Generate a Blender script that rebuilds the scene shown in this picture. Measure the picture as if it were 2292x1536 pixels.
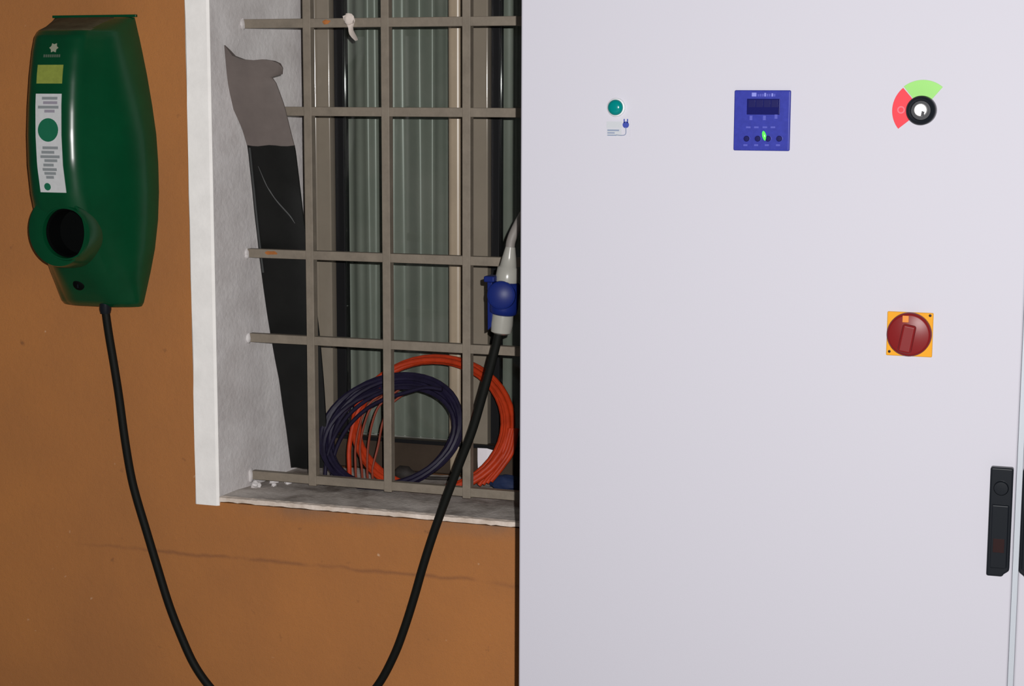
import bpy, bmesh, math, random
from mathutils import Vector, Matrix

for o in list(bpy.data.objects):
    bpy.data.objects.remove(o, do_unlink=True)
scene = bpy.context.scene
COL = scene.collection
random.seed(7)

# ------------------------------------------------------------------ camera
F, YAW, PITCH, ROLL = 3908.3, .3278, .1402, .00334      # focal length in pixels of the 2292 x 1536 frame
CAM = Vector((0, -3.23, 1.6))
fw = Vector((-math.sin(YAW) * math.cos(PITCH), math.cos(YAW) * math.cos(PITCH), -math.sin(PITCH)))
rt = Vector((math.cos(YAW), math.sin(YAW), 0))
up = rt.cross(fw)
rt, up = math.cos(ROLL) * rt + math.sin(ROLL) * up, -math.sin(ROLL) * rt + math.cos(ROLL) * up
cd = bpy.data.cameras.new('camera')
cam = bpy.data.objects.new('camera', cd)
COL.objects.link(cam)
cd.sensor_width = 36
cd.lens = F / 2292 * 36
cd.clip_start = .05
M = Matrix((rt, up, -fw)).transposed().to_4x4()
M.translation = CAM
cam.matrix_world = M
scene.camera = cam


def P(px, py, y):
    """world point at depth y (metres behind the wall face) seen at a pixel of the frame"""
    d = fw + rt * ((px - 1146) / F) - up * ((py - 768) / F)
    return CAM + d * ((y - CAM.y) / d.y)


# ------------------------------------------------------------------ light
w = bpy.data.worlds.new('world')
scene.world = w
w.use_nodes = True
w.node_tree.nodes['Background'].inputs[0].default_value = (.92, .95, 1, 1)
w.node_tree.nodes['Background'].inputs[1].default_value = .055
# the phone's flash, a hand's breadth above and beside the lens
ld = bpy.data.lights.new('flash', 'POINT')
ld.energy = 428
ld.color = (1, .975, .96)
ld.shadow_soft_size = .007
flash = bpy.data.objects.new('flash', ld)
COL.objects.link(flash)
flash.location = CAM + rt * .055 + up * .055
vs = scene.view_settings
vs.view_transform = 'Standard'
vs.look = 'None'
vs.gamma = 1
vs.exposure = 0
vs.use_curve_mapping = False


# ------------------------------------------------------------------ materials
def mat(name, col, rough=.6, spec=.5, metal=0, var=0, vscale=20, bump=0, bscale=200, col2=None, coat=0, emit=0):
    m = bpy.data.materials.new(name)
    m.use_nodes = True
    n, l = m.node_tree.nodes, m.node_tree.links
    b = n['Principled BSDF']
    b.inputs['Base Color'].default_value = (*col, 1)
    b.inputs['Roughness'].default_value = rough
    b.inputs['Specular IOR Level'].default_value = spec
    b.inputs['Metallic'].default_value = metal
    b.inputs['Coat Weight'].default_value = coat
    b.inputs['Coat Roughness'].default_value = .12
    tc = n.new('ShaderNodeNewGeometry')
    if var or col2:
        t = n.new('ShaderNodeTexNoise')
        t.inputs['Scale'].default_value = vscale
        t.inputs['Detail'].default_value = 8
        t.inputs['Roughness'].default_value = .65
        l.new(tc.outputs['Position'], t.inputs['Vector'])
        r = n.new('ShaderNodeValToRGB')
        r.color_ramp.elements[0].position = .32
        r.color_ramp.elements[1].position = .68
        c2 = col2 or tuple(c * (1 + var) for c in col)
        c1 = col if col2 else tuple(c * (1 - var) for c in col)
        r.color_ramp.elements[0].color = (*c1, 1)
        r.color_ramp.elements[1].color = (*c2, 1)
        l.new(t.outputs[0], r.inputs[0])
        l.new(r.outputs[0], b.inputs['Base Color'])
    if bump:
        t2 = n.new('ShaderNodeTexNoise')
        t2.inputs['Scale'].default_value = bscale
        t2.inputs['Detail'].default_value = 3
        l.new(tc.outputs['Position'], t2.inputs['Vector'])
        bp = n.new('ShaderNodeBump')
        bp.inputs['Strength'].default_value = bump
        bp.inputs['Distance'].default_value = .002
        l.new(t2.outputs[0], bp.inputs['Height'])
        l.new(bp.outputs[0], b.inputs['Normal'])
    if emit:
        b.inputs['Emission Color'].default_value = (*col, 1)
        b.inputs['Emission Strength'].default_value = emit
    return m


def nmath(nt, op, a, b=None, clamp=False):
    n = nt.nodes.new('ShaderNodeMath')
    n.operation = op
    n.use_clamp = clamp
    for i, v in enumerate((a, b)):
        if v is None:
            continue
        if isinstance(v, (int, float)):
            n.inputs[i].default_value = v
        else:
            nt.links.new(v, n.inputs[i])
    return n.outputs[0]


def wall_material():
    """ochre wall paint: mottled, finely grained, with a plaster joint, rubbed patches and grime under the sill"""
    m = bpy.data.materials.new('ochre_wall_paint')
    m.use_nodes = True
    nt = m.node_tree
    n, l = nt.nodes, nt.links
    b = n['Principled BSDF']
    b.inputs['Roughness'].default_value = .75
    b.inputs['Specular IOR Level'].default_value = .25
    g = n.new('ShaderNodeNewGeometry')
    pos = g.outputs['Position']
    sx = n.new('ShaderNodeSeparateXYZ')
    l.new(pos, sx.inputs[0])
    X, Z = sx.outputs[0], sx.outputs[2]

    def noise(scale, detail=5, rough=.6):
        t = n.new('ShaderNodeTexNoise')
        t.inputs['Scale'].default_value = scale
        t.inputs['Detail'].default_value = detail
        t.inputs['Roughness'].default_value = rough
        l.new(pos, t.inputs['Vector'])
        return t.outputs[0]

    def mix(fac, a, bb):
        x = n.new('ShaderNodeMix')
        x.data_type = 'RGBA'
        for i, v in ((0, fac), (6, a), (7, bb)):
            if isinstance(v, tuple):
                x.inputs[i].default_value = (*v, 1)
            else:
                l.new(v, x.inputs[i])
        return x.outputs[2]
    big = noise(2.3, 6, .6)
    r = n.new('ShaderNodeValToRGB')
    r.color_ramp.elements[0].position = .35
    r.color_ramp.elements[1].position = .68
    r.color_ramp.elements[0].color = (.345, .138, .044, 1)
    r.color_ramp.elements[1].color = (.425, .167, .047, 1)
    l.new(big, r.inputs[0])
    grain = noise(330, 2, .8)
    gr = nmath(nt, 'MULTIPLY', nmath(nt, 'SUBTRACT', grain, .5), 2.2)
    c = mix(nmath(nt, 'ABSOLUTE', gr, clamp=True), r.outputs[0], (.26, .12, .05))
    # small dark and pale flecks
    fl = noise(38, 3, .5)
    c = mix(nmath(nt, 'MULTIPLY', nmath(nt, 'SUBTRACT', fl, .69, True), 6, True), c, (.15, .065, .03))
    fl2 = noise(61, 2, .4)
    c = mix(nmath(nt, 'MULTIPLY', nmath(nt, 'SUBTRACT', fl2, .75, True), 8, True), c, (.62, .42, .28))
    # the horizontal plaster joint below the window
    wob = nmath(nt, 'MULTIPLY', nmath(nt, 'SUBTRACT', noise(7, 3), .5), .035)
    dz = nmath(nt, 'ABSOLUTE', nmath(nt, 'SUBTRACT', nmath(nt, 'ADD', Z, wob), .627))
    line = nmath(nt, 'SUBTRACT', 1, nmath(nt, 'DIVIDE', dz, .006), True)
    brk = nmath(nt, 'MULTIPLY', nmath(nt, 'SUBTRACT', noise(9, 4), .30, True), 5, True)
    inx = nmath(nt, 'MULTIPLY', nmath(nt, 'ADD', X, 2.12, True), 6, True)
    c = mix(nmath(nt, 'MULTIPLY', nmath(nt, 'MULTIPLY', line, brk), nmath(nt, 'MULTIPLY', inx, .55)), c, (.17, .07, .035))
    # grime washed from the sill onto the wall under it
    under = nmath(nt, 'SUBTRACT', 1, nmath(nt, 'DIVIDE', nmath(nt, 'SUBTRACT', .752, Z), .04), True)
    side = nmath(nt, 'MULTIPLY', nmath(nt, 'ADD', X, 1.74, True), 6, True)
    gn = nmath(nt, 'MULTIPLY', nmath(nt, 'SUBTRACT', noise(17, 5), .25, True), 2.2, True)
    fac = nmath(nt, 'MULTIPLY', nmath(nt, 'MULTIPLY', under, side), gn)
    c = mix(fac, c, (.19, .115, .075))
    l.new(c, b.inputs['Base Color'])
    bp = n.new('ShaderNodeBump')
    bp.inputs['Strength'].default_value = .35
    bp.inputs['Distance'].default_value = .003
    l.new(nmath(nt, 'ADD', noise(60, 6), nmath(nt, 'MULTIPLY', grain, .5)), bp.inputs['Height'])
    l.new(bp.outputs[0], b.inputs['Normal'])
    return m


def glass_material():
    m = bpy.data.materials.new('window_glass')
    m.use_nodes = True
    nt = m.node_tree
    n, l = nt.nodes, nt.links
    n.remove(n['Principled BSDF'])
    tr = n.new('ShaderNodeBsdfTransparent')
    tr.inputs[0].default_value = (.93, .96, .94, 1)
    gl = n.new('ShaderNodeBsdfGlossy')
    gl.inputs['Roughness'].default_value = .03
    fr = n.new('ShaderNodeFresnel')
    fr.inputs[0].default_value = 1.45
    mx = n.new('ShaderNodeMixShader')
    l.new(fr.outputs[0], mx.inputs[0])
    l.new(tr.outputs[0], mx.inputs[1])
    l.new(gl.outputs[0], mx.inputs[2])
    l.new(mx.outputs[0], n['Material Output'].inputs[0])
    return m


M_WALL = wall_material()
M_PLASTER = mat('white_reveal_plaster', (.53, .50, .495), .85, .2, col2=(.68, .655, .655), vscale=11, bump=.6, bscale=90)
M_TRIM = mat('white_trim_paint', (.84, .82, .80), .7, .3, var=.05, vscale=18, bump=.3, bscale=70)
M_SILL = mat('dusty_sill', (.16, .13, .11), .9, .2, col2=(.62, .57, .53), vscale=9, bump=.6, bscale=120)
M_SILLEDGE = mat('chipped_sill_paint', (.50, .41, .34), .7, .3, col2=(.74, .65, .58), vscale=25, bump=.5, bscale=90)
M_FLOOR = mat('concrete_floor', (.18, .175, .165), .8, .3, var=.2, vscale=6, bump=.3)
M_BAR = mat('taupe_bar_paint', (.19, .16, .125), .55, .4, var=.15, vscale=25, bump=.2, bscale=150)
M_RUST = mat('rust', (.35, .13, .04), .9, .1, var=.3, vscale=60)
M_FRAME = mat('bronze_window_frame', (.20, .172, .135), .11, .4, var=.06, vscale=10)
M_BEAD = mat('beige_bead', (.33, .265, .19), .33, .6, var=.08, vscale=12)
M_GASKET = mat('black_gasket', (.010, .010, .011), .4, .1)
M_RAIL = mat('brown_bottom_rail', (.042, .029, .020), .5, .25, var=.2, vscale=15)
M_GLASS = glass_material()
M_CURTAIN = mat('grey_plastic_curtain', (.150, .157, .138), .33, .32, col2=(.190, .186, .168), vscale=7)
M_CAB = mat('light_grey_powder_coat', (.482, .476, .532), .62, .12, bump=.06, bscale=420)
M_CABIN = mat('cabinet_seam_grey', (.40, .43, .47), .5, .4)
M_BLACK = mat('black_plastic', (.0085, .0105, .014), .3, .16)
M_SOFTBLACK = mat('black_cable_rubber', (.0052, .0058, .0048), .65, .15)
M_GREEN = mat('green_housing_plastic', (.0008, .047, .0165), .24, .4, var=.12, vscale=9)
M_DUST = mat('dusty_green', (.075, .072, .042), .8, .2, var=.3, vscale=30)
M_HOLE = mat('socket_black', (.0015, .002, .002), .6, .08)
M_YGLABEL = mat('yellow_green_label', (.21, .25, .045), .5, .3, var=.12, vscale=90)
M_WHLABEL = mat('white_label', (.52, .53, .54), .5, .3, var=.05, vscale=80)
M_INK = mat('grey_ink', (.22, .24, .25), .6, .2)
M_PINK_INK = mat('violet_ink', (.27, .25, .30), .6, .2)
M_LOGOGREEN = mat('logo_green', (.008, .12, .06), .5, .3)
M_PALE = mat('pale_emblem', (.26, .27, .20), .5, .4)
M_EMBTEXT = mat('pale_lettering', (.07, .10, .07), .5, .3)
M_TEAL = mat('teal_lamp_lens', (.0, .175, .17), .15, .3)
M_BEZEL = mat('light_bezel', (.62, .64, .66), .3, .5)
M_STICKER = mat('pale_sticker', (.44, .46, .49), .6, .12)
M_STICKBLUE = mat('blue_grey_print', (.20, .24, .34), .6, .12)
M_ICON = mat('blue_print', (.04, .06, .30), .5, .12)
M_METER = mat('blue_meter_plastic', (.032, .040, .27), .25, .12, var=.1, vscale=120)
M_DISPLAY = mat('dark_display', (.008, .009, .085), .2, .1)
M_MTEXT = mat('pale_blue_print', (.20, .22, .58), .4, .1)
M_MTEXT2 = mat('mid_blue_print', (.075, .085, .38), .4, .1)
M_BTN = mat('navy_button', (.006, .006, .075), .3, .15)
M_LED = mat('green_led', (.07, .80, .06), .2, .5, emit=.9)
M_RED = mat('red_legend', (.66, .045, .062), .3, .08)
M_PINK = mat('pink_print', (.62, .14, .18), .3, .08)
M_LIME = mat('lime_legend', (.26, .56, .15), .3, .08)
M_STEEL = mat('key_core_steel', (.86, .86, .84), .35, .5, metal=.2)
M_YELLOW = mat('yellow_plate', (.66, .30, .022), .25, .12)
M_REDKNOB = mat('red_knob', (.165, .009, .010), .36, .2)
M_ORANGEMARK = mat('orange_mark', (.62, .22, .05), .3, .1)
M_EMBRED = mat('dark_red_emblem', (.02, .008, .008), .4, .1)
M_BAG = mat('grey_plastic_sleeve', (.135, .112, .103), .5, .4, var=.12, vscale=15, bump=.2, bscale=30)
M_BAGDARK = mat('dark_sleeve_contents', (.0062, .0065, .0062), .5, .22, var=.25, vscale=12, bump=.3, bscale=25)
M_BAGSEAM = mat('sleeve_crease', (.040, .042, .042), .5, .25)
M_ORANGE = mat('orange_cable', (.36, .030, .006), .5, .22, var=.2, vscale=40)
M_ORANGE2 = mat('dull_orange_strand', (.18, .030, .014), .5, .22, var=.2, vscale=40)
M_PURPLE = mat('indigo_cable', (.0098, .0075, .023), .5, .2, var=.3, vscale=40)
M_CEEBLUE = mat('blue_coupler', (.006, .015, .115), .4, .18)
M_CEEGREY = mat('pale_grey_coupler', (.30, .295, .265), .25, .5)
M_GREYCABLE = mat('grey_cable', (.20, .185, .17), .5, .4)
M_PAPER = mat('white_paper', (.72, .68, .72), .8, .2)
M_RAG = mat('off_white_tape', (.62, .55, .50), .8, .2, var=.1, vscale=60)
M_NAVY = mat('dark_blue_cloth', (.012, .022, .065), .7, .3, var=.2, vscale=40)
M_DARKLUMP = mat('dark_scrap', (.02, .016, .014), .7, .3, var=.3, vscale=60)


# ------------------------------------------------------------------ mesh helpers
def obj(name, bm, m, parent=None, smooth=False, bevel=0, seg=2, origin=None):
    me = bpy.data.meshes.new(name)
    if origin is not None:
        bmesh.ops.translate(bm, verts=bm.verts, vec=-Vector(origin))
    bmesh.ops.recalc_face_normals(bm, faces=bm.faces)
    if smooth:
        for e in bm.edges:
            if len(e.link_faces) == 2 and e.calc_face_angle() > math.radians(48):
                e.smooth = False
    bm.to_mesh(me)
    bm.free()
    for x in (m if isinstance(m, (list, tuple)) else [m]):
        me.materials.append(x)
    if smooth:
        for p in me.polygons:
            p.use_smooth = True
    o = bpy.data.objects.new(name, me)
    COL.objects.link(o)
    if origin is not None:
        o.location = origin
    if bevel:
        b = o.modifiers.new('bevel', 'BEVEL')
        b.width = bevel
        b.segments = seg
        b.limit_method = 'ANGLE'
        b.harden_normals = True
        for p in me.polygons:
            p.use_smooth = True
    if parent:
        o.parent = parent
        o.matrix_parent_inverse = parent.matrix_world.inverted()
    return o


def tag(o, label, cat, group=None, kind=None):
    o['label'] = label
    o['category'] = cat
    if group:
        o['group'] = group
    if kind:
        o['kind'] = kind
    return o


def thing(name, label, cat, loc=(0, 0, 0), group=None, kind=None):
    e = bpy.data.objects.new(name, None)
    COL.objects.link(e)
    e.location = loc
    e.empty_display_size = .02
    e.matrix_world = Matrix.Translation(Vector(loc))
    return tag(e, label, cat, group, kind)


def box(x0, x1, y0, y1, z0, z1, bm=None):
    bm = bm or bmesh.new()
    v = [bm.verts.new((x, y, z)) for x in (x0, x1) for y in (y0, y1) for z in (z0, z1)]
    for f in ((0, 1, 3, 2), (4, 6, 7, 5), (0, 4, 5, 1), (2, 3, 7, 6), (0, 2, 6, 4), (1, 5, 7, 3)):
        bm.faces.new([v[i] for i in f])
    return bm


def frame_of(axis):
    a = Vector(axis).normalized()
    t = Vector((0, 0, 1)) if abs(a.z) < .9 else Vector((1, 0, 0))
    e1 = t.cross(a).normalized()
    return e1, a.cross(e1), a


def lathe(profile, origin, axis, n=32, bm=None, cap0=True, cap1=True):
    """profile: (radius, distance along the axis)"""
    bm = bm or bmesh.new()
    e1, e2, a = frame_of(axis)
    o = Vector(origin)
    rings = []
    for r, h in profile:
        if r < 1e-6:
            rings.append([bm.verts.new(o + a * h)])
        else:
            rings.append([bm.verts.new(o + a * h + (e1 * math.cos(t) + e2 * math.sin(t)) * r)
                          for t in [2 * math.pi * k / n for k in range(n)]])
    for A, B in zip(rings, rings[1:]):
        for k in range(n):
            j = (k + 1) % n
            if len(A) == 1 and len(B) > 1:
                bm.faces.new((A[0], B[j], B[k]))
            elif len(B) == 1 and len(A) > 1:
                bm.faces.new((A[k], A[j], B[0]))
            elif len(A) > 1:
                bm.faces.new((A[k], A[j], B[j], B[k]))
    if cap0 and len(rings[0]) > 1:
        bm.faces.new(rings[0])
    if cap1 and len(rings[-1]) > 1:
        bm.faces.new(rings[-1])
    return bm


def catmull(pts, sub=8, closed=False):
    pts = [Vector(p) for p in pts]
    n = len(pts)
    out = []
    for i in range(n if closed else n - 1):
        if closed:
            p0, p1, p2, p3 = (pts[(i + k) % n] for k in (-1, 0, 1, 2))
        else:
            p1, p2 = pts[i], pts[i + 1]
            p0 = pts[i - 1] if i else p1 * 2 - p2
            p3 = pts[i + 2] if i + 2 < n else p2 * 2 - p1
        for s in range(sub):
            t = s / sub
            out.append(.5 * ((2 * p1) + (p2 - p0) * t + (2 * p0 - 5 * p1 + 4 * p2 - p3) * t * t + (3 * p1 - p0 - 3 * p2 + p3) * t ** 3))
    if not closed:
        out.append(pts[-1])
    return out


def tube(pts, r, n=10, bm=None, taper=None):
    bm = bm or bmesh.new()
    pts = [Vector(p) for p in pts]
    rings = []
    e = None
    for i, p in enumerate(pts):
        d = (pts[min(i + 1, len(pts) - 1)] - pts[max(i - 1, 0)]).normalized()
        if e is None:
            e, _, _ = frame_of(d)
        e = (e - d * e.dot(d)).normalized()
        g = d.cross(e)
        rr = r if taper is None else r * taper(i / (len(pts) - 1))
        rings.append([bm.verts.new(p + (e * math.cos(2 * math.pi * k / n) + g * math.sin(2 * math.pi * k / n)) * rr) for k in range(n)])
    for A, B in zip(rings, rings[1:]):
        for k in range(n):
            j = (k + 1) % n
            bm.faces.new((A[k], A[j], B[j], B[k]))
    bm.faces.new(rings[0])
    bm.faces.new(rings[-1])
    return bm


def prism(poly, y0, y1, bm=None):
    """polygon in x,z extruded from depth y0 (near the viewer) to y1"""
    bm = bm or bmesh.new()
    a = [bm.verts.new((x, y0, z)) for x, z in poly]
    b = [bm.verts.new((x, y1, z)) for x, z in poly]
    bm.faces.new(a)
    bm.faces.new(b[::-1])
    for i in range(len(poly)):
        j = (i + 1) % len(poly)
        bm.faces.new((a[i], b[i], b[j], a[j]))
    return bm


def sheet(rows, thick, bulge=0):
    """closed sheet through rows of points, thickened along y and swollen in the middle"""
    bm = bmesh.new()
    front, back = [], []
    for row in rows:
        n = len(row)
        fr, ba = [], []
        for i, p in enumerate(row):
            s = 2 * i / (n - 1) - 1
            h = thick / 2 + bulge * (1 - s * s)
            fr.append(bm.verts.new(Vector(p) + Vector((0, -h, 0))))
            ba.append(bm.verts.new(Vector(p) + Vector((0, h, 0))))
        front.append(fr)
        back.append(ba)
    for r in range(len(rows) - 1):
        for i in range(len(front[0]) - 1):
            bm.faces.new((front[r][i], front[r][i + 1], front[r + 1][i + 1], front[r + 1][i]))
            bm.faces.new((back[r][i], back[r + 1][i], back[r + 1][i + 1], back[r][i + 1]))
        for i in (0, -1):
            bm.faces.new((front[r][i], front[r + 1][i], back[r + 1][i], back[r][i]))
    for r in (0, -1):
        for i in range(len(front[0]) - 1):
            bm.faces.new((front[r][i], front[r][i + 1], back[r][i + 1], back[r][i]))
    return bm


def lump(c, rx, ry, rz, jit=.25, seed=0, sub=2):
    rnd = random.Random(seed)
    bm = bmesh.new()
    bmesh.ops.create_icosphere(bm, subdivisions=sub, radius=1)
    for v in bm.verts:
        k = 1 + rnd.uniform(-jit, jit)
        v.co = Vector(c) + Vector((v.co.x * rx * k, v.co.y * ry * k, v.co.z * rz * k))
    return bm


# ================================================================== the setting
JX, JXB = -1.752, -1.721          # edge of the window opening at the wall face and at the window frame
RX = -.47                         # its other side, behind the cabinet
SZ, TZ = .757, 2.06               # sill and head
DF = .36                          # depth of the window frame in the wall
WT = .56                          # wall thickness

bm = bmesh.new()
box(-4.0, JX, 0, WT, 0, 2.7, bm)
box(RX, 2.6, 0, WT, 0, 2.7, bm)
box(JX, RX, 0, WT, 0, SZ - .012, bm)
box(JX, RX, 0, WT, TZ, 2.7, bm)
wall = tag(obj('wall_back', bm, M_WALL), 'mottled ochre painted wall around the barred window', 'wall', kind='structure')

# plastered reveals, splayed a little towards the frame
bm = bmesh.new()
bx = [(JX, 0), (JXB, DF), (JXB, WT), (JX, WT)]
N = 14
cols = []
for k in range(N + 1):
    z = SZ - .012 + (TZ - SZ + .012) * k / N
    cols.append([bm.verts.new((x + (.0022 * math.sin(k * 2.1 + i) if i in (1,) else 0), y, z)) for i, (x, y) in enumerate(bx)])
for A, B in zip(cols, cols[1:]):
    for i in range(4):
        j = (i + 1) % 4
        bm.faces.new((A[i], A[j], B[j], B[i]))
bm.faces.new(cols[0])
bm.faces.new(cols[-1])
reveal = obj('reveal_plaster', bm, M_PLASTER, wall)
obj('reveal_plaster', box(RX - .02, RX, 0, WT, SZ - .012, TZ), M_PLASTER, wall)
obj('reveal_plaster', box(JXB, RX - .02, 0, WT, TZ - .02, TZ), M_PLASTER, wall)

# white painted band on the wall face along the opening
prof = [(-1.8075, 0), (-1.8075, -.0035), (-1.8055, -.006), (-1.757, -.006), (-1.752, -.002), (-1.752, 0)]
bm = bmesh.new()
A = []
for k in range(24):
    z = .7385 + (2.12 - .7385) * k / 23
    A.append([bm.verts.new((x + (random.uniform(-.0012, .0012) if i < 3 else 0), y, z)) for i, (x, y) in enumerate(prof)])
for a, b in zip(A, A[1:]):
    for i in range(len(prof) - 1):
        bm.faces.new((a[i], a[i + 1], b[i + 1], b[i]))
bm.faces.new(A[0])
bm.faces.new(A[-1])
tag(obj('trim_1', bm, M_TRIM, smooth=False), 'white painted upright band beside the barred window opening', 'trim', kind='structure')

# sill: dusty top, chipped white front edge
bm = bmesh.new()
rows = []
NX, NY = 60, 10
for j in range(NY + 1):
    y = -.004 + (DF + .004) * j / NY
    xl = JX + (JXB - JX) * max(y, 0) / DF
    rows.append([bm.verts.new((xl + (RX - .02 - xl) * i / NX, y, SZ + .0015 * math.sin(i * 1.7 + j) * (j > 0) + random.uniform(-.0008, .0008))) for i in range(NX + 1)])
low = [bm.verts.new((v.co.x, v.co.y, SZ - .0115)) for v in rows[0]]
lowb = [bm.verts.new((v.co.x, v.co.y, SZ - .0115)) for v in rows[-1]]
for a, b in zip(rows, rows[1:]):
    for i in range(NX):
        bm.faces.new((a[i], a[i + 1], b[i + 1], b[i]))
sill = tag(obj('trim_2', bm, M_SILL, smooth=True), 'dusty window sill under the grille with chipped white front edge', 'sill', kind='structure')
bm = bmesh.new()
top, bot, tb = [], [], []
for i in range(NX * 2 + 1):
    x = JX + .002 + (RX - .02 - JX) * i / (NX * 2)
    top.append(bm.verts.new((x, -.006, SZ + .0005 + random.uniform(-.001, .0008))))
    bot.append(bm.verts.new((x, -.0055, SZ - .0085 + random.uniform(-.0011, .0009))))
    tb.append(bm.verts.new((x, .004, SZ + .0022 + random.uniform(-.0005, .0005))))
for i in range(NX * 2):
    bm.faces.new((top[i], top[i + 1], bot[i + 1], bot[i]))
    bm.faces.new((tb[i], tb[i + 1], top[i + 1], top[i]))
obj('sill_edge', bm, M_SILLEDGE, sill)

# floor
tag(obj('floor', box(-4.0, 2.6, -4.6, 0, -.05, 0), M_FLOOR), 'grey concrete floor of the room', 'floor', kind='structure')

# ------------------------------------------------------------------ window
win = thing('window_1', 'bronze framed sliding window set deep behind the grille', 'window', (-1.1, DF, SZ), kind='structure')
Z0, Z1 = SZ + .002, TZ - .02


def stile(name, x0, x1, y0, y1, m, bev=.006, z0=Z0, z1=Z1):
    return obj(name, box(x0, x1, y0, y1, z0, z1), m, win, bevel=bev, seg=4)


stile('stile', -1.7185, -1.652, DF, DF + .06, M_FRAME, .003)
obj('stile_bead', lathe([(.0, 0), (.0085, 0), (.0085, Z1 - Z0 - .01), (0, Z1 - Z0 - .01)], (-1.689, DF + .0035, Z0), (0, 0, 1), 24), M_FRAME, win, smooth=True)
stile('gasket', -1.651, -1.629, DF + .022, DF + .05, M_GASKET, .001)
stile('glazing_bead', -1.371, -1.338, DF - .004, DF + .045, M_BEAD, .012)
stile('meeting_stile', -1.335, -1.279, DF + .003, DF + .05, M_FRAME, .003)
stile('gasket', -1.278, -1.259, DF + .022, DF + .05, M_GASKET, .001)
stile('stile', -.565, -.491, DF, DF + .06, M_FRAME)
rail = obj('bottom_rail', box(-1.650, -.566, DF - .002, DF + .02, SZ + .003, .834), M_RAIL, win, bevel=.004)
obj('rail_lip', box(-1.650, -.566, DF - .009, DF - .002, .826, .834), M_GASKET, rail, bevel=.001)
obj('pane', box(-1.628, -1.372, DF + .028, DF + .032, .835, Z1), M_GLASS, win)
obj('pane', box(-1.258, -.566, DF + .028, DF + .032, .835, Z1), M_GLASS, win)

# pleated plastic curtain behind the glass
bm = bmesh.new()
prev = None
n = 520
ph = [random.uniform(0, 6.28) for _ in range(6)]
for i in range(n + 1):
    x = -1.705 + (1.705 - .50) * i / n
    y0 = .475 + .0085 * math.sin(x * 82 + ph[0] + 1.3 * math.sin(x * 19 + ph[1])) + .0022 * math.sin(x * 190 + ph[2] + math.sin(x * 31)) + .010 * math.sin(x * 27 + ph[3])
    col = []
    for k in range(9):
        t = k / 8
        z = Z1 - .005 + (SZ + .015 - Z1) * t
        y = y0 + .004 * math.sin(x * 60 + 5 * t + ph[4]) * t
        col.append((bm.verts.new((x, y, z))))
    if prev:
        for a in range(8):
            bm.faces.new((prev[a], prev[a + 1], col[a + 1], col[a]))
    prev = col
tag(obj('curtain', bm, M_CURTAIN, smooth=True), 'grey pleated plastic curtain hanging behind the window glass', 'curtain')

# ------------------------------------------------------------------ security grille
GY = .13
gr = thing('window_grille', 'taupe painted steel bar grille set in the window opening', 'grille', (-1.1, GY, SZ))
HZ = (1.750, 1.568, 1.266, 1.083, .780)
VX = (-1.593, -1.417, -1.239, -1.062, -.885, -.708, -.56)
hb = []
for k, z in enumerate(HZ + (1.93,)):
    hb.append(obj('horizontal_bar', box(-1.740, RX - .012, GY - .0085, GY + .0085, z - .0095, z + .0095), M_BAR, gr, bevel=.0015))
for x in VX:
    obj('vertical_bar', box(x - .009, x + .009, GY - .010, GY + .010, SZ + .010, TZ - .01), M_BAR, gr, bevel=.0015)
obj('rust_spot', lump((-1.548, GY - .0085, 1.752), .008, .0012, .005, .3, 3), M_RUST, hb[0], smooth=True)
obj('rust_spot', lump((-1.684, GY - .0085, 1.268), .014, .0010, .004, .3, 4), M_RUST, hb[2], smooth=True)
# plaster daubed round the bar ends in the reveal
for k, z in enumerate(HZ):
    obj('plaster_patch', lump((-1.7405, GY - .008, z - .002), .005, .010, .012 if k < 4 else .018, .2, 10 + k), M_PLASTER, wall, smooth=True)
for k, (dx, dy, s) in enumerate(((.012, -.02, .010), (.03, .03, .009), (.045, .0, .006), (.062, .035, .008))):
    obj('plaster_crumb', lump((-1.735 + dx, GY + dy, SZ + s * .45), s, s, s * .8, .3, 30 + k), M_PLASTER, sill, smooth=False)

# twisted scrap of tape tied on the top bar
tp = thing('tape_scrap', 'twisted off-white scrap of tape tied to the top grille bar', 'tape', P(783, 50, GY - .012))
rows = []
for k in range(9):
    t = k / 8
    px, py = 776 + 20 * t + 3 * math.sin(t * 7), 34 + 56 * t
    hw = (9 + 3 * math.sin(t * 9)) * (1 - .35 * t)
    c = P(px, py, GY - .018 + .006 * math.sin(t * 5))
    a = t * 1.6
    rows.append([c + Vector((math.cos(a) * s * hw / 1050, math.sin(a) * s * hw / 1050, .2 * s * hw / 1050)) for s in (-1, -.4, .4, 1)])
tape = obj('tape_tail', sheet(rows, .003, .003), M_RAG, tp, smooth=True)
obj('tape_knot', lump(P(781, 44, GY - .016), .011, .008, .013, .18, 5), M_RAG, tp, smooth=True)

# ------------------------------------------------------------------ plastic sleeve leaning in the reveal
def lerp(x, tab):
    for (a, b), (c, d) in zip(tab, tab[1:]):
        if x <= c:
            return b + (d - b) * max(0, (x - a)) / (c - a)
    return tab[-1][1]


DEP = [(95, .030), (245, .082), (330, .115), (420, .142), (570, .164), (740, .185), (1045, .228)]
LEFT = [(185, 511), (240, 521), (290, 543), (330, 556), (400, 563), (480, 571), (560, 580), (640, 590), (740, 605), (850, 626), (960, 642), (1040, 653)]
RIGHT = [(185, 618), (240, 637), (290, 650), (330, 660), (400, 669), (480, 678), (560, 690), (640, 702), (740, 714), (850, 724), (960, 731), (1040, 734)]


def srow(y, pts=None, n=9):
    if pts is None:
        a, b = lerp(y, LEFT), lerp(y, RIGHT)
        pts = [(a + (b - a) * i / (n - 1), y + 1.5 * math.sin(i * 1.3 + y)) for i in range(n)]
    return [P(px, py, lerp(py, DEP)) for px, py in pts]


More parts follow.
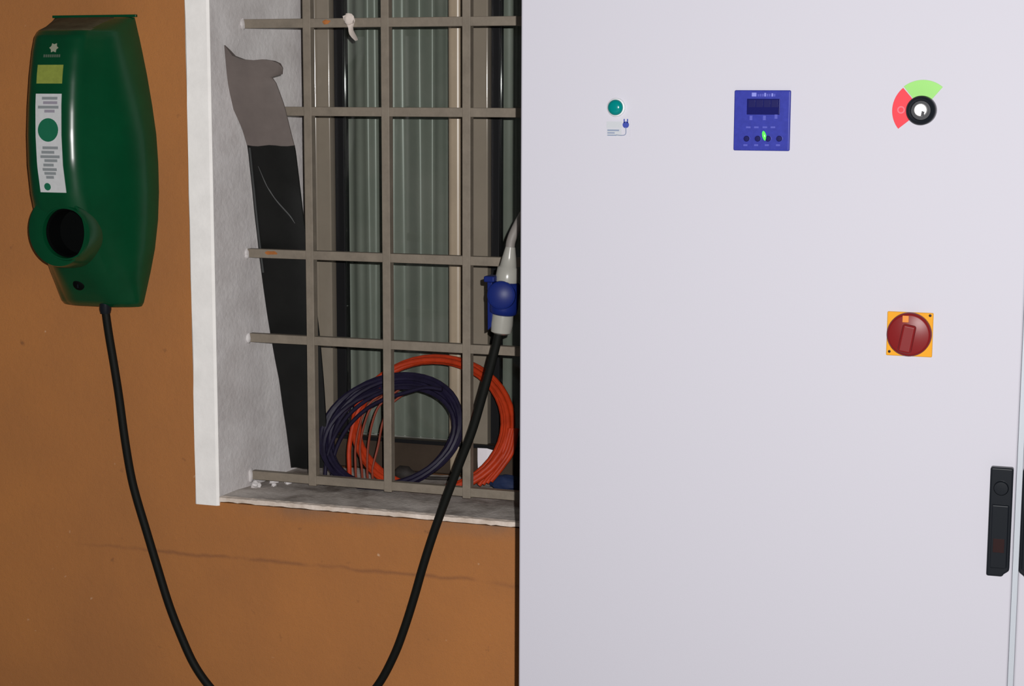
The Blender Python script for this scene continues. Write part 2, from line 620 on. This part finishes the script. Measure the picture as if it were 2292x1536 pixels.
sl = thing('plastic_sleeve', 'long grey plastic sleeve with dark contents leaning in the window reveal', 'packaging', P(700, 1040, .228))
top_rows = [srow(0, [(503, 101), (513, 112), (524, 125), (545, 133), (570, 135), (592, 133), (612, 136), (626, 142), (633, 152)]),
            srow(0, [(505, 125), (515, 132), (527, 141), (546, 147), (570, 149), (592, 149), (611, 153), (624, 158), (632, 166)]),
            srow(0, [(508, 160), (519, 163), (531, 167), (548, 170), (567, 172), (583, 172), (596, 173), (604, 173), (609, 173)])]
sleeve = obj('sleeve_top', sheet(top_rows + [srow(y) for y in range(185, 334, 12)], .0035, .008), M_BAG, sl, smooth=True)
obj('dark_contents', sheet([srow(y) for y in range(326, 1049, 20)], .005, .0075), M_BAGDARK, sl, smooth=True)
obj('sleeve_seam', tube(catmull([P(lerp(y, LEFT) + 3, y, lerp(y, DEP) - .004) for y in range(330, 620, 40)], 4), .0028, 8), M_BAGSEAM, sl, smooth=True)
obj('sleeve_crease', tube(catmull([P(x, y, lerp(y, DEP) - .0085) for x, y in ((578, 372), (597, 415), (620, 450), (648, 482), (660, 500))], 6), .0016, 6, taper=lambda t: .4 + math.sin(t * 3.1)), M_BAGSEAM, sl, smooth=True)  # raised fold; its highlight is put into the lighter grey colour

# ------------------------------------------------------------------ coils of cable on the sill
def coil(name, label, cx, cy, dep, rx, rz, lean, turns, r, m, seed, tilt=0., spread=.012):
    rnd = random.Random(seed)
    c = P(cx, cy, dep)
    pts = []
    N = 44
    ox, oz, sx, sz, od = 0, 0, 1, 1, 0
    keys = [(rnd.uniform(-1, 1), rnd.uniform(-1, 1), rnd.uniform(-.06, .06), rnd.uniform(-.06, .06), rnd.uniform(-1, 1)) for _ in range(turns + 2)]
    for k in range(turns * N):
        t = k / N
        i, fr = int(t), t - int(t)
        fr = fr * fr * (3 - 2 * fr)
        kk = [a + (b - a) * fr for a, b in zip(keys[i], keys[i + 1])]
        a = 2 * math.pi * t + 2.2
        x = (rx * (1 + kk[2])) * math.cos(a) + kk[0] * spread
        z = (rz * (1 + kk[3])) * math.sin(a) + kk[1] * spread * .5
        xr, zr = x * math.cos(tilt) - z * math.sin(tilt), x * math.sin(tilt) + z * math.cos(tilt)
        pts.append(c + Vector((xr, zr * math.tan(lean) + kk[4] * spread * .7, zr)))
    zmin = SZ + r + .003
    for p in pts:
        p.z = max(p.z, zmin)
        p.y = min(max(p.y, GY + .018 + r), DF - .012 - r)
    return pts


pc = thing('indigo_cable_coil', 'dark indigo cable coil standing on the sill behind the grille', 'cable coil', P(885, 1075, .2))
pts = coil('', '', 882, 968, .212, .150, .106, math.radians(24), 10, .0055, M_PURPLE, 11, tilt=.22, spread=.017)
obj('cable_loops', tube(pts, .0055, 7), M_PURPLE, pc, smooth=True)
pts2 = [P(x, y, .185 + .0001 * (1085 - y)) for x, y in ((742, 1090), (748, 1020), (775, 962), (815, 920), (858, 895), (905, 880), (950, 868), (990, 872))]
obj('cable_end', tube(catmull(pts2, 8), .0045, 8), M_PURPLE, pc, smooth=True)
obj('cable_end', tube(catmull([P(x, y, .18 + .0001 * (1085 - y)) for x, y in ((726, 1088), (732, 1025), (750, 975), (782, 928), (822, 895), (868, 872))], 8), .0045, 8), M_PURPLE, pc, smooth=True)

oc = thing('orange_cable_coil', 'bright orange cable coil leaning against the window behind the indigo coil', 'cable coil', P(965, 1080, .27))
pts = coil('', '', 966, 950, .250, .178, .132, math.radians(31), 7, .0062, M_ORANGE, 23, tilt=-.10, spread=.009)
obj('cable_loops', tube(pts, .0062, 8), M_ORANGE, oc, smooth=True)
for k, (x0, x1, x2) in enumerate(((786, 782, 812), (800, 796, 826), (814, 806, 836), (826, 824, 852), (838, 846, 876))):
    q = [P(x0 - 2, 1086, .17), P(x0 - 4, 1050, .185), P(x1, 1000, .2), P((x1 + x2) / 2 - 4, 945, .22), P(x2, 905, .235), P(x2 + 42, 872, .25)]
    obj('loose_strand', tube(catmull(q, 7), .0026 if k else .005, 7), M_ORANGE2 if k else M_ORANGE, oc, smooth=True)
for k in range(4):
    q = [P(1072 + 9 * k, 1086 - 3 * k, .20), P(1098 + 9 * k, 1054 - 3 * k, .21), P(1126 + 7 * k, 1010, .225), P(1142 + 5 * k, 960, .245)]
    obj('loose_strand', tube(catmull(q, 7), .0055, 8), M_ORANGE, oc, smooth=True)

# scraps among the coils
bm = sheet([[P(1069, 1003, .30), P(1090, 1004, .30), P(1110, 1010, .30)], [P(1069, 1030, .29), P(1090, 1031, .288), P(1108, 1036, .29)], [P(1070, 1054, .285), P(1088, 1056, .283), P(1100, 1052, .285)]], .001)
tag(obj('paper_tag', bm, M_PAPER), 'small white paper tag propped beside the orange cable', 'paper')
tag(obj('blue_rag', lump(Vector((P(1135, 1085, .25).x, .25, SZ + .019)), .040, .022, .0185, .12, 71, 3), M_NAVY, smooth=True), 'dark blue rag lying on the sill next to the cabinet', 'rag')
lp = thing('cable_plug', 'small black plug lying on the sill inside the indigo coil', 'plug', Vector((-1.40, .27, SZ)))
a = P(888, 1070, .27).x
obj('plug_body', lathe([(0, 0), (.012, 0), (.017, .006), (.017, .026), (.010, .034), (.005, .048), (0, .048)], (a, .27, SZ + .0185), (.98, .1, -.06), 20), M_DARKLUMP, lp, smooth=True)
obj('plug_tail', tube(catmull([(a + .046, .275, SZ + .0155), (a + .065, .285, SZ + .009), (a + .09, .30, SZ + .006), (a + .12, .31, SZ + .006)], 6), .004, 8), M_DARKLUMP, lp, smooth=True)
a = P(858, 1075, .26).x
tag(obj('dark_scrap', lump(Vector((a, .262, SZ + .012)), .017, .012, .0115, .2, 91), M_DARKLUMP, smooth=True), 'small dark scrap on the sill left of the middle bar', 'scrap')

# ------------------------------------------------------------------ white cabinet
CX0, SEAM, CX1 = -.932, -.109, .714
CF = -.45
cab = thing('electrical_cabinet', 'tall light grey two-door steel electrical cabinet in front of the wall', 'cabinet', (-.109, -.25, 0))
obj('carcass', box(CX0 + .012, CX1 - .012, CF + .024, -.06, .1, 2.02), M_CAB, cab, bevel=.004)
obj('plinth', box(CX0 + .02, CX1 - .02, CF + .05, -.08, 0, .1), M_BLACK, cab, bevel=.003)
door_l = obj('cabinet_door', box(CX0, SEAM - .0045, CF, CF + .021, .115, 2.005), M_CAB, cab, bevel=.0045, seg=4)
door_r = obj('cabinet_door', box(SEAM + .0045, CX1, CF, CF + .021, .115, 2.005), M_CAB, cab, bevel=.0045, seg=4)
obj('door_gasket', box(SEAM - .0042, SEAM + .0042, CF + .009, CF + .0225, .115, 2.005), M_CABIN, cab)


def fpt(px, py):
    p = P(px, py, CF)
    return p.x, p.z


# handles: a slim swing handle with a lock cap, chamfered at the lower corner next to the gap
def handle(door, x0, x1, z0, z1, mirror):
    c = .010
    poly = [(x0, z0), (x1 - c, z0), (x1 - c + .002, z0 + .004), (x1, z0 + c), (x1, z1), (x0, z1)]
    if mirror:
        poly = [(x0 + x1 - x, z) for x, z in poly][::-1]
    h = obj('handle', prism(poly, CF - .016, CF), M_BLACK, door, bevel=.003, seg=3)
    xm = (x0 + x1) / 2
    obj('handle_lever', box(x0 + .004, x1 - .004, CF - .021, CF - .0155, z0 + .014, z1 - .058), M_BLACK, h, bevel=.0025, seg=3)
    obj('lock_cap', lathe([(.011, 0), (.0115, .002), (.010, .0045), (0, .005)], (xm, CF - .0158, z1 - .032), (0, -1, 0), 28), M_BLACK, h, smooth=True)
    obj('emblem', box(xm - .0085, xm + .0085, CF - .0216, CF - .0208, z0 + .040, z0 + .062), M_EMBRED, h, bevel=.0003)
    return h


handle(door_l, -.152, -.1175, .857, 1.031, False)
handle(door_r, -.1035, -.069, .857, 1.031, True)

# green pilot lamp with its sticker
lx, lz = fpt(1380, 240.5)
lamp = thing('pilot_lamp', 'round green pilot lamp on the cabinet door above a plug sticker', 'pilot lamp', (lx, CF, lz))
obj('bezel', lathe([(.0152, 0), (.0152, .003), (.0140, .005), (.0128, .0055)], (lx, CF, lz), (0, -1, 0), 36), M_BEZEL, lamp, smooth=True)
obj('lens', lathe([(.0128, .0035), (.0128, .007), (.0112, .0105), (.007, .0125), (0, .013)], (lx - .0002, CF, lz), (0, -1, 0), 36), M_TEAL, lamp, smooth=True)

x0, z1 = fpt(1358, 270)
x1, z0 = fpt(1411, 307)
st = thing('plug_sticker', 'small pale sticker with a blue plug symbol below the green lamp', 'sticker', (x0, CF, z0))
obj('sticker_sheet', box(x0, x1, CF - .0006, CF, z0, z1), M_CAB, st)
a0, b1 = fpt(1358, 272)
a1, b0 = fpt(1392, 287)
obj('sticker_panel', box(a0, a1, CF - .0009, CF - .0005, b0, b1), M_STICKER, st)
a0, b1 = fpt(1359, 288)
a1, b0 = fpt(1391, 305)
pan = obj('sticker_print', box(a0, a1, CF - .0010, CF - .0005, b0, b1), M_STICKER, st)
for (u0, v0, u1, v1) in ((1360, 290, 1386, 293.5), (1360, 296, 1376, 299), (1360, 301.5, 1380, 304)):
    a0, b1 = fpt(u0, v0)
    a1, b0 = fpt(u1, v1)
    obj('print_line', box(a0, a1, CF - .0013, CF - .0009, b0, b1), M_STICKBLUE, pan)
ix, iz = fpt(1401, 279.5)
icon = obj('plug_symbol', lathe([(.0054, 0), (.0054, .0006), (0, .0006)], (ix, CF - .0006, iz), (0, -1, 0), 20), M_ICON, st)
for sx in (-.0028, .0028):
    obj('symbol_prong', box(ix + sx - .0009, ix + sx + .0009, CF - .0012, CF - .0006, iz + .003, iz + .0095), M_ICON, icon)
obj('symbol_cord', tube(catmull([(ix, CF - .0009, iz - .004), (ix + .0003, CF - .0009, iz - .013), (ix - .002, CF - .0009, iz - .0165), (ix - .008, CF - .0009, iz - .0172), (ix - .016, CF - .0009, iz - .0165)], 6), .0007, 6), M_STICKBLUE, icon)

# blue panel meter
mx0, mx1, mz0, mz1 = -.5705, -.4805, 1.516, 1.6115
mt = thing('panel_meter', 'square blue panel meter with a lit green light on the cabinet door', 'meter', (mx0, CF, mz0))
obj('meter_case', box(mx0, mx1, CF - .007, CF, mz0, mz1), M_METER, mt, bevel=.0022, seg=3)


def mbox(name, u0, v0, u1, v1, h0, h1, m, parent=None, bev=0):
    p0, p1 = P(u0, v0, CF - .007), P(u1, v1, CF - .007)
    return obj(name, box(p0.x, p1.x, CF - .007 - h1, CF - .007 - h0, p1.z, p0.z), m, parent or mt, bevel=bev)


disp = mbox('display', 1672, 221, 1745, 257, -.002, .0006, M_DISPLAY, bev=.0008)
for k in range(4):
    mbox('digit_window', 1676 + k * 17, 224, 1690 + k * 17, 240, .0006, .0009, M_BTN, disp)
nm = mbox('name_print', 1683, 207.5, 1693, 216, -.0003, .0004, M_MTEXT)
for k, (u, h) in enumerate(((1696, 5), (1701, 6), (1706, 6), (1711, 8), (1716, 6), (1721, 6), (1727, 7), (1732, 6))):
    mbox('name_letter', u, 216 - h, u + 3.4, 216, -.0003, .0004, M_MTEXT if k in (3, 6) else M_MTEXT2, nm)
for u, v in ((1681, 262), (1711, 262), (1737, 259)):
    mbox('scale_mark', u - 3, v - 3, u + 3, v + 7, -.0003, .0004, M_MTEXT2)
for u in (1675, 1693, 1712, 1730):
    mbox('button_print', u - 5, 283, u + 5, 287, -.0003, .0004, M_MTEXT2)
for u in (1668, 1692, 1716, 1741):
    mbox('button_print', u - 4, 323, u + 5, 327, -.0003, .0004, M_MTEXT2)
for u in (1671, 1696, 1719, 1744):
    p = P(u, 310.5, CF - .007)
    bt = obj('button', lathe([(.0046, -.001), (.0046, .0012), (.0040, .002), (0, .0021)], (p.x, CF - .007, p.z), (0, -1, 0), 20), M_BTN, mt, smooth=True)
    obj('button_rim', lathe([(.0058, -.001), (.0058, .0007), (.0047, .0008)], (p.x, CF - .007, p.z), (0, -1, 0), 20, cap1=False), M_METER, bt, smooth=True)
p = P(1710.5, 304, CF - .008)
bm = bmesh.new()
bmesh.ops.create_uvsphere(bm, u_segments=16, v_segments=10, radius=1)
bmesh.ops.transform(bm, matrix=Matrix.Translation(p) @ Matrix.Rotation(.24, 4, 'Y').inverted() @ Matrix.Diagonal((.0031, .002, .0078, 1)), verts=bm.verts)
obj('indicator_light', bm, M_LED, mt, smooth=True)['label'] = 'lit green indicator light'

# key selector with red and green legend
kx, kz = fpt(2064, 247)
ks = thing('key_switch', 'black key switch with red and lime green legend arcs on the cabinet door', 'switch', (kx, CF, kz))


def sector(a0, a1, r0, r1, y0, y1):
    n = 18
    A = [math.radians(a0 + (a1 - a0) * i / n) for i in range(n + 1)]
    poly = [(kx + r1 * math.cos(a), kz + r1 * math.sin(a)) for a in A] + [(kx + r0 * math.cos(a), kz + r0 * math.sin(a)) for a in reversed(A)]
    return prism(poly, y0, y1)


red = obj('red_arc', sector(131, 219, .018, .0455, CF - .0012, CF), M_RED, ks, bevel=.0003)
obj('green_arc', sector(50, 128.5, .018, .0465, CF - .0012, CF), M_LIME, ks, bevel=.0003)
cx, cz = fpt(2017, 246)
obj('zero_symbol', lathe([(.0058, 0), (.0058, .0004), (.0038, .0004), (.0038, 0)], (cx, CF - .0012, cz), (0, -1, 0), 24, cap0=False, cap1=False), M_PINK, red)
KD = (0, -1, 0)
base = obj('switch_ring', lathe([(.0225, .001), (.0225, .018), (.0215, .0225), (.0185, .0245), (.0155, .0235), (.0145, .019), (.0145, .016)], (kx, CF, kz), KD, 48, cap1=False), M_BLACK, ks, smooth=True)
obj('switch_face', lathe([(.0146, .0150), (.0146, .0175), (0, .0175)], (kx, CF, kz), KD, 40), M_BLACK, ks)
core = obj('key_core', lathe([(.0100, .017), (.0100, .0200), (.0088, .0222), (0, .0228)], (kx - .0006, CF, kz + .0006), KD, 36), M_STEEL, ks, smooth=True)
obj('key_slot', prism([(kx + .0005, kz - .0085), (kx + .0050, kz - .0085), (kx + .0060, kz - .0020), (kx + .0018, kz - .0006)], CF - .0236, CF - .0205), M_BLACK, core)

# main switch
yx0, yx1, yz0, yz1 = -.3195, -.2485, 1.197, 1.267
ms = thing('main_switch', 'red rotary main switch on a square yellow plate on the cabinet door', 'switch', (yx0, CF, yz0))
plate = obj('yellow_plate', box(yx0, yx1, CF - .004, CF, yz0, yz1), M_YELLOW, ms, bevel=.0015)
for ax, az in ((yx0 + .005, yz0 + .0065), (yx1 - .005, yz1 - .004)):
    obj('plate_screw', lathe([(.0022, 0), (.0022, .0008), (0, .001)], (ax, CF - .004, az), KD, 14), M_EMBRED, plate, smooth=True)
q = P(2034, 750, CF - .018)
knob = obj('knob', lathe([(.0330, .004), (.0345, .006), (.0345, .014), (.0325, .018), (.0300, .0190), (0, .0195)], (q.x, CF, q.z), KD, 56), M_REDKNOB, ms, smooth=True)
grip = bmesh.new()
box(-.0105, .0105, -.0115, 0, -.028, .017, grip)
bmesh.ops.transform(grip, matrix=Matrix.Translation((q.x - .001, CF - .0188, q.z)) @ Matrix.Rotation(math.radians(10), 4, 'Y'), verts=grip.verts)
obj('knob_grip', grip, M_REDKNOB, knob, bevel=.004, seg=4)
mk = P(2027, 714, CF - .0195)
obj('pointer_mark', box(mk.x - .0048, mk.x + .0048, CF - .0205, CF - .0185, mk.z - .0055, mk.z + .0050), M_ORANGEMARK, knob, bevel=.0006)

# ------------------------------------------------------------------ green wall charger
BC = -2.020           # its middle on the wall
HS = .054             # half width of the flat front strip
# height, half width at the wall, depth of the front
PROF = [(1.157, .092, .036), (1.165, .097, .047), (1.19, .104, .068), (1.23, .115, .098), (1.28, .127, .133), (1.34, .136, .162), (1.40, .140, .180),
        (1.46, .140, .188), (1.52, .137, .188), (1.58, .129, .183), (1.64, .119, .174), (1.69, .109, .163), (1.718, .103, .153), (1.730, .100, .140), (1.748, .096, .080), (1.760, .093, .030)]


def prof_at(z, k):
    return lerp(z, [(a[0], a[k]) for a in PROF])


ch = thing('wall_charger', 'dark green barrel-shaped wall charging box with round black socket', 'charger', (BC, 0, 1.157))


def cross(wd, T, hs):
    """half outline from the middle of the front to the wall"""
    rc = min(.030, T * .45)
    hs = min(hs, wd * .55)
    ex, ey = wd, min(.014, T * .3)
    fl = Vector((ex - hs, -(T - ey)))
    L = fl.length
    d = fl / L
    out = [Vector((0, T)), Vector(((hs - rc) * .5, T))]
    p0, p1, p2 = Vector((hs - rc, T)), Vector((hs, T)), Vector((hs, T)) + d * rc
    for i in range(9):
        t = i / 8
        out.append(p0 * (1 - t) ** 2 + p1 * 2 * t * (1 - t) + p2 * t * t)
    e = Vector((ex, ey))
    for i in range(1, 6):
        t = i / 6
        q = p2.lerp(e, t)
        nrm = Vector((-d.y, d.x))
        out.append(q + nrm * (.007 * math.sin(math.pi * t) * min(1, T / .1)))
    out += [e, Vector((ex, 0))]
    return out


def loft():
    bm = bmesh.new()
    rings = []
    zs = []
    for a, b in zip(PROF, PROF[1:]):
        for s in range(4):
            zs.append(a[0] + (b[0] - a[0]) * s / 4)
    zs.append(PROF[-1][0])
    for z in zs:
        half = cross(prof_at(z, 1), prof_at(z, 2), HS)
        ring = [bm.verts.new((BC - p.x, -p.y, z)) for p in reversed(half[1:])] + [bm.verts.new((BC + p.x, -p.y, z)) for p in half]
        rings.append(ring)
    n = len(rings[0])
    for A, B in zip(rings, rings[1:]):
        for i in range(n):
            j = (i + 1) % n
            bm.faces.new((A[i], A[j], B[j], B[i]))
    bm.faces.new(rings[0])
    bm.faces.new(rings[-1])
    # the sloping shoulder is dusty
    for f in bm.faces:
        c = f.calc_center_median()
        if c.z > 1.731 and c.x < BC + .06 and f.normal is not None and c.z < 1.759:
            f.material_index = 1
    return bm


housing = obj('housing', loft(), [M_GREEN, M_DUST], ch, smooth=True)
obj('back_plate', box(BC - .1, BC + .1, -.008, 0, 1.7605, 1.766), M_GREEN, ch, bevel=.001)


def patch(name, x0, x1, z0, z1, off, m, parent=ch, n=16, skew=0):
    """thin flat print that follows the front of the housing"""
    bm = bmesh.new()
    rows = []
    for i in range(n + 1):
        t = i / n
        z = z0 + (z1 - z0) * t
        y = -prof_at(z, 2)
        s = skew * (1 - t)
        rows.append([bm.verts.new((x, yy, z)) for x, yy in ((x0 + s, y + .001), (x0 + s, y - off), (x1 + s, y - off), (x1 + s, y + .001))])
    for A, B in zip(rows, rows[1:]):
        for k in range(4):
            bm.faces.new((A[k], A[(k + 1) % 4], B[(k + 1) % 4], B[k]))
    bm.faces.new(rows[0])
    bm.faces.new(rows[-1])
    return obj(name, bm, m, parent)


def disc(name, cx, cz, r, off, m, parent=ch):
    bm = bmesh.new()
    A, B = [], []
    for k in range(28):
        a = 2 * math.pi * k / 28
        x, z = cx + r * math.cos(a), cz + r * math.sin(a)
        y = -prof_at(z, 2)
        A.append(bm.verts.new((x, y - off, z)))
        B.append(bm.verts.new((x, y + .001, z)))
    bm.faces.new(A)
    for k in range(28):
        bm.faces.new((A[k], A[(k + 1) % 28], B[(k + 1) % 28], B[k]))
    return obj(name, bm, m, parent)


def front(px, py, z_guess=None):
    """point of the charger's front strip seen at a pixel"""
    T = .15
    for _ in range(12):
        p = P(px, py, -T)
        T = prof_at(p.z, 2)
    return p


a, b = front(82, 187), front(142, 145)
patch('yellow_label', a.x, b.x, a.z, b.z, .0008, M_YGLABEL)
a, b = front(80, 430), front(138, 210)
a.x += .008
wl = patch('white_label', a.x, b.x, a.z, b.z, .0008, M_WHLABEL, skew=.004)
W = b.x - a.x
H = b.z - a.z
for k, (t, u0, u1, m) in enumerate(((.955, .25, .85, M_INK), (.91, .3, .85, M_PINK_INK), (.865, .1, .9, M_INK), (.825, .35, .75, M_PINK_INK),
                                    (.455, .25, .85, M_INK), (.41, .2, .7, M_INK), (.365, .15, .9, M_INK), (.325, .3, .8, M_INK), (.28, .25, .65, M_INK), (.235, .2, .75, M_INK), (.195, .25, .7, M_INK), (.155, .3, .6, M_INK))):
    sk = .004 * (1 - t)
    patch('text_line', a.x + W * u0 + sk, a.x + W * u1 + sk, a.z + H * t - .0028, a.z + H * t + .0028, .0011, m, wl, n=2)
c = front(108, 291)
lg = disc('round_logo', c.x, c.z, .0235, .0013, M_LOGOGREEN, wl)
c2 = front(107, 418)
disc('small_logo', c2.x, c2.z, .0075, .0013, M_LOGOGREEN, wl)
c = front(121, 107)
bm = bmesh.new()
for k in range(12):
    a1 = math.pi * k / 6
    r = .0105 if k % 2 == 0 else .0070
    bm.verts.new((c.x + r * math.cos(a1), -prof_at(c.z + r * math.sin(a1), 2) - .0012, c.z + r * math.sin(a1)))
bm.verts.ensure_lookup_table()
fce = bm.faces.new(bm.verts[:])
ex = bmesh.ops.extrude_face_region(bm, geom=[fce])
bmesh.ops.translate(bm, verts=[v for v in ex['geom'] if isinstance(v, bmesh.types.BMVert)], vec=(0, .0022, 0))
obj('star_emblem', bm, M_PALE, ch)
c = front(117, 125)
for k in range(8):
    patch('name_letter', c.x - .020 + k * .005, c.x - .0165 + k * .005, c.z - .0028, c.z + .0028, .0008, M_EMBTEXT, n=1)

# round socket boss low on the front
sc = P(146, 522, -.170)
bc = P(127, 517, -.170)
prof = [(.082, .075), (.080, .125), (.0755, .1595), (.0725, .1685), (.069, .170)]
n = 56
bm = bmesh.new()
rings = []
for r, h in prof:
    rings.append([bm.verts.new((bc.x + r * .93 * math.cos(t), -h, bc.z + r * math.sin(t))) for t in [2 * math.pi * k / n for k in range(n)]])
for r, h in ((.0565, .169), (.0545, .173), (.0515, .173), (.0500, .168), (.0495, .100)):
    rings.append([bm.verts.new((sc.x + r * math.cos(t), -h, sc.z + r * math.sin(t))) for t in [2 * math.pi * k / n for k in range(n)]])
for A, B in zip(rings, rings[1:]):
    for k in range(n):
        j = (k + 1) % n
        bm.faces.new((A[k], A[j], B[j], B[k]))
boss = obj('socket_boss', bm, M_GREEN, ch, smooth=True)
# cut the housing open behind the boss so that the socket is a real recess
cut = obj('cutter', lathe([(.0497, -.1), (.0497, -.3)], (sc.x, 0, sc.z), (0, 1, 0), 56), M_HOLE)
bo = housing.modifiers.new('socket', 'BOOLEAN')
bo.operation = 'DIFFERENCE'
bo.solver = 'EXACT'
bo.object = cut
bpy.context.view_layer.update()
me = bpy.data.meshes.new_from_object(housing.evaluated_get(bpy.context.evaluated_depsgraph_get()))
housing.modifiers.clear()
housing.data = me
bpy.data.objects.remove(cut, do_unlink=True)
skt = obj('socket_face', lathe([(.0494, -.101), (.0494, -.1635), (.0475, -.1645), (.0455, -.1600), (.0445, -.1200), (0, -.1200)], (sc.x, 0, sc.z), (0, 1, 0), 48), M_HOLE, ch, smooth=False)
for ang in (0, 60, 120, 180, 240, 300):
    t = math.radians(ang)
    obj('socket_contact', lathe([(.0055, 0), (.0055, .001), (0, .0012)], (sc.x + .024 * math.cos(t), -.1200, sc.z + .024 * math.sin(t)), (0, -1, 0), 16), M_HOLE, skt, smooth=True)
# key lock near the foot
kp = front(172, 637)
lk = obj('key_lock', lathe([(.0125, -.01), (.0125, .003), (.010, .0045), (0, .0045)], (kp.x + .004, kp.y + .002, kp.z), (.1, -1, -.45), 28), M_HOLE, ch, smooth=True)
obj('lock_slot', box(kp.x + .0028, kp.x + .0052, kp.y - .0032, kp.y - .0018, kp.z - .007, kp.z + .004), M_BLACK, lk)
cg = P(236, 690, -.035)
obj('cable_gland', lathe([(.0125, .012), (.0125, -.006), (.0105, -.014), (0, -.014)], (cg.x, -.035, 1.157), (0, 0, 1), 24), M_BLACK, ch, smooth=True)

# ------------------------------------------------------------------ black charging cable, sagging from the charger to the coupler
LP = [(235, 684), (239, 715), (245, 755), (256, 820), (267, 890), (280, 985), (293, 1062), (306, 1115), (327, 1185), (352, 1268), (378, 1352), (404, 1420), (434, 1486), (470, 1538), (520, 1590)]
RP = [(793, 1592), (846, 1534), (882, 1468), (906, 1405), (928, 1335), (948, 1265), (972, 1190), (1001, 1110), (1030, 1035), (1057, 965), (1078, 895), (1096, 830), (1110, 775), (1117, 742)]
pts = [P(x, y, -.035 - .00001 * i) for i, (x, y) in enumerate(LP)]
pts += [P(590, 1638, -.037), P(660, 1655, -.04), P(730, 1636, -.043)]
pts += [P(x, y, -.046 - .0012 * i) for i, (x, y) in enumerate(RP)]
tag(obj('charging_cable', tube(catmull(pts, 6), .0085, 14), M_SOFTBLACK, smooth=True, origin=pts[0]), 'thick black cable sagging from the green charger up to the blue coupler', 'cable')

# ------------------------------------------------------------------ blue and grey cable coupler hanging beside the cabinet
CY = -.062
b0, b1 = P(1121, 748, CY), P(1139, 585, CY)
ax = (b1 - b0)
L = ax.length
ax.normalize()
cp = thing('cable_coupler', 'blue and pale grey industrial plug coupler hanging beside the cabinet', 'coupler', b0)
obj('plug_housing', lathe([(0, 0), (.0130, 0), (.0200, .004), (.0215, .020), (.0205, .040), (.0200, .052)], b0, ax, 28), M_CEEGREY, cp, smooth=True)
obj('blue_collar', lathe([(.0200, .038), (.0262, .042), (.0275, .050), (.0275, .078), (.0282, .083), (.0282, .098), (.0245, .102), (.020, .104)], b0, ax, 36), M_CEEBLUE, cp, smooth=True)
obj('connector_housing', lathe([(.0215, .100), (.0225, .110), (.0205, .130), (.0165, L - .01), (.0135, L + .008), (.0095, L + .028), (0, L + .028)], b0, ax, 28), M_CEEGREY, cp, smooth=True)
lc = P(1122, 661, CY - .026)
lid = obj('hinged_lid', lathe([(.0270, -.016), (.0278, -.004), (.0268, .003), (.022, .006), (0, .0075)], lc, (.25, -1, .08), 36), M_CEEBLUE, cp, smooth=True)
hx = P(1100, 622, CY)
obj('lid_hinge', box(hx.x - .006, hx.x + .016, CY - .03, CY + .004, hx.z - .006, hx.z + .006), M_CEEBLUE, lid, bevel=.003)
obj('lid_latch', prism([(hx.x - .004, hx.z - .102), (hx.x + .007, hx.z - .090), (hx.x + .006, hx.z), (hx.x - .005, hx.z)], CY - .012, CY + .002), M_CEEBLUE, cp, bevel=.002)
g0 = b0 + ax * (L + .02)
gp = [g0, g0 + ax * .02, P(1157, 508, CY), P(1180, 470, CY - .01), P(1217, 440, CY - .03), Vector((-.985, -.13, 1.452)), Vector((-.9435, -.1372, 1.4532))]
gc = thing('feeder_cable', 'grey cable rising from the blue coupler behind the cabinet edge', 'cable', g0)
obj('cable_run', tube(catmull(gp, 8), .0092, 12), M_GREYCABLE, gc, smooth=True)
obj('side_gland', lathe([(.018, 0), (.018, .012), (.012, .022), (0, .022)], (-.920, -.1395, 1.4555), (-1, .1, -.1), 24), M_BLACK, cab, smooth=True)
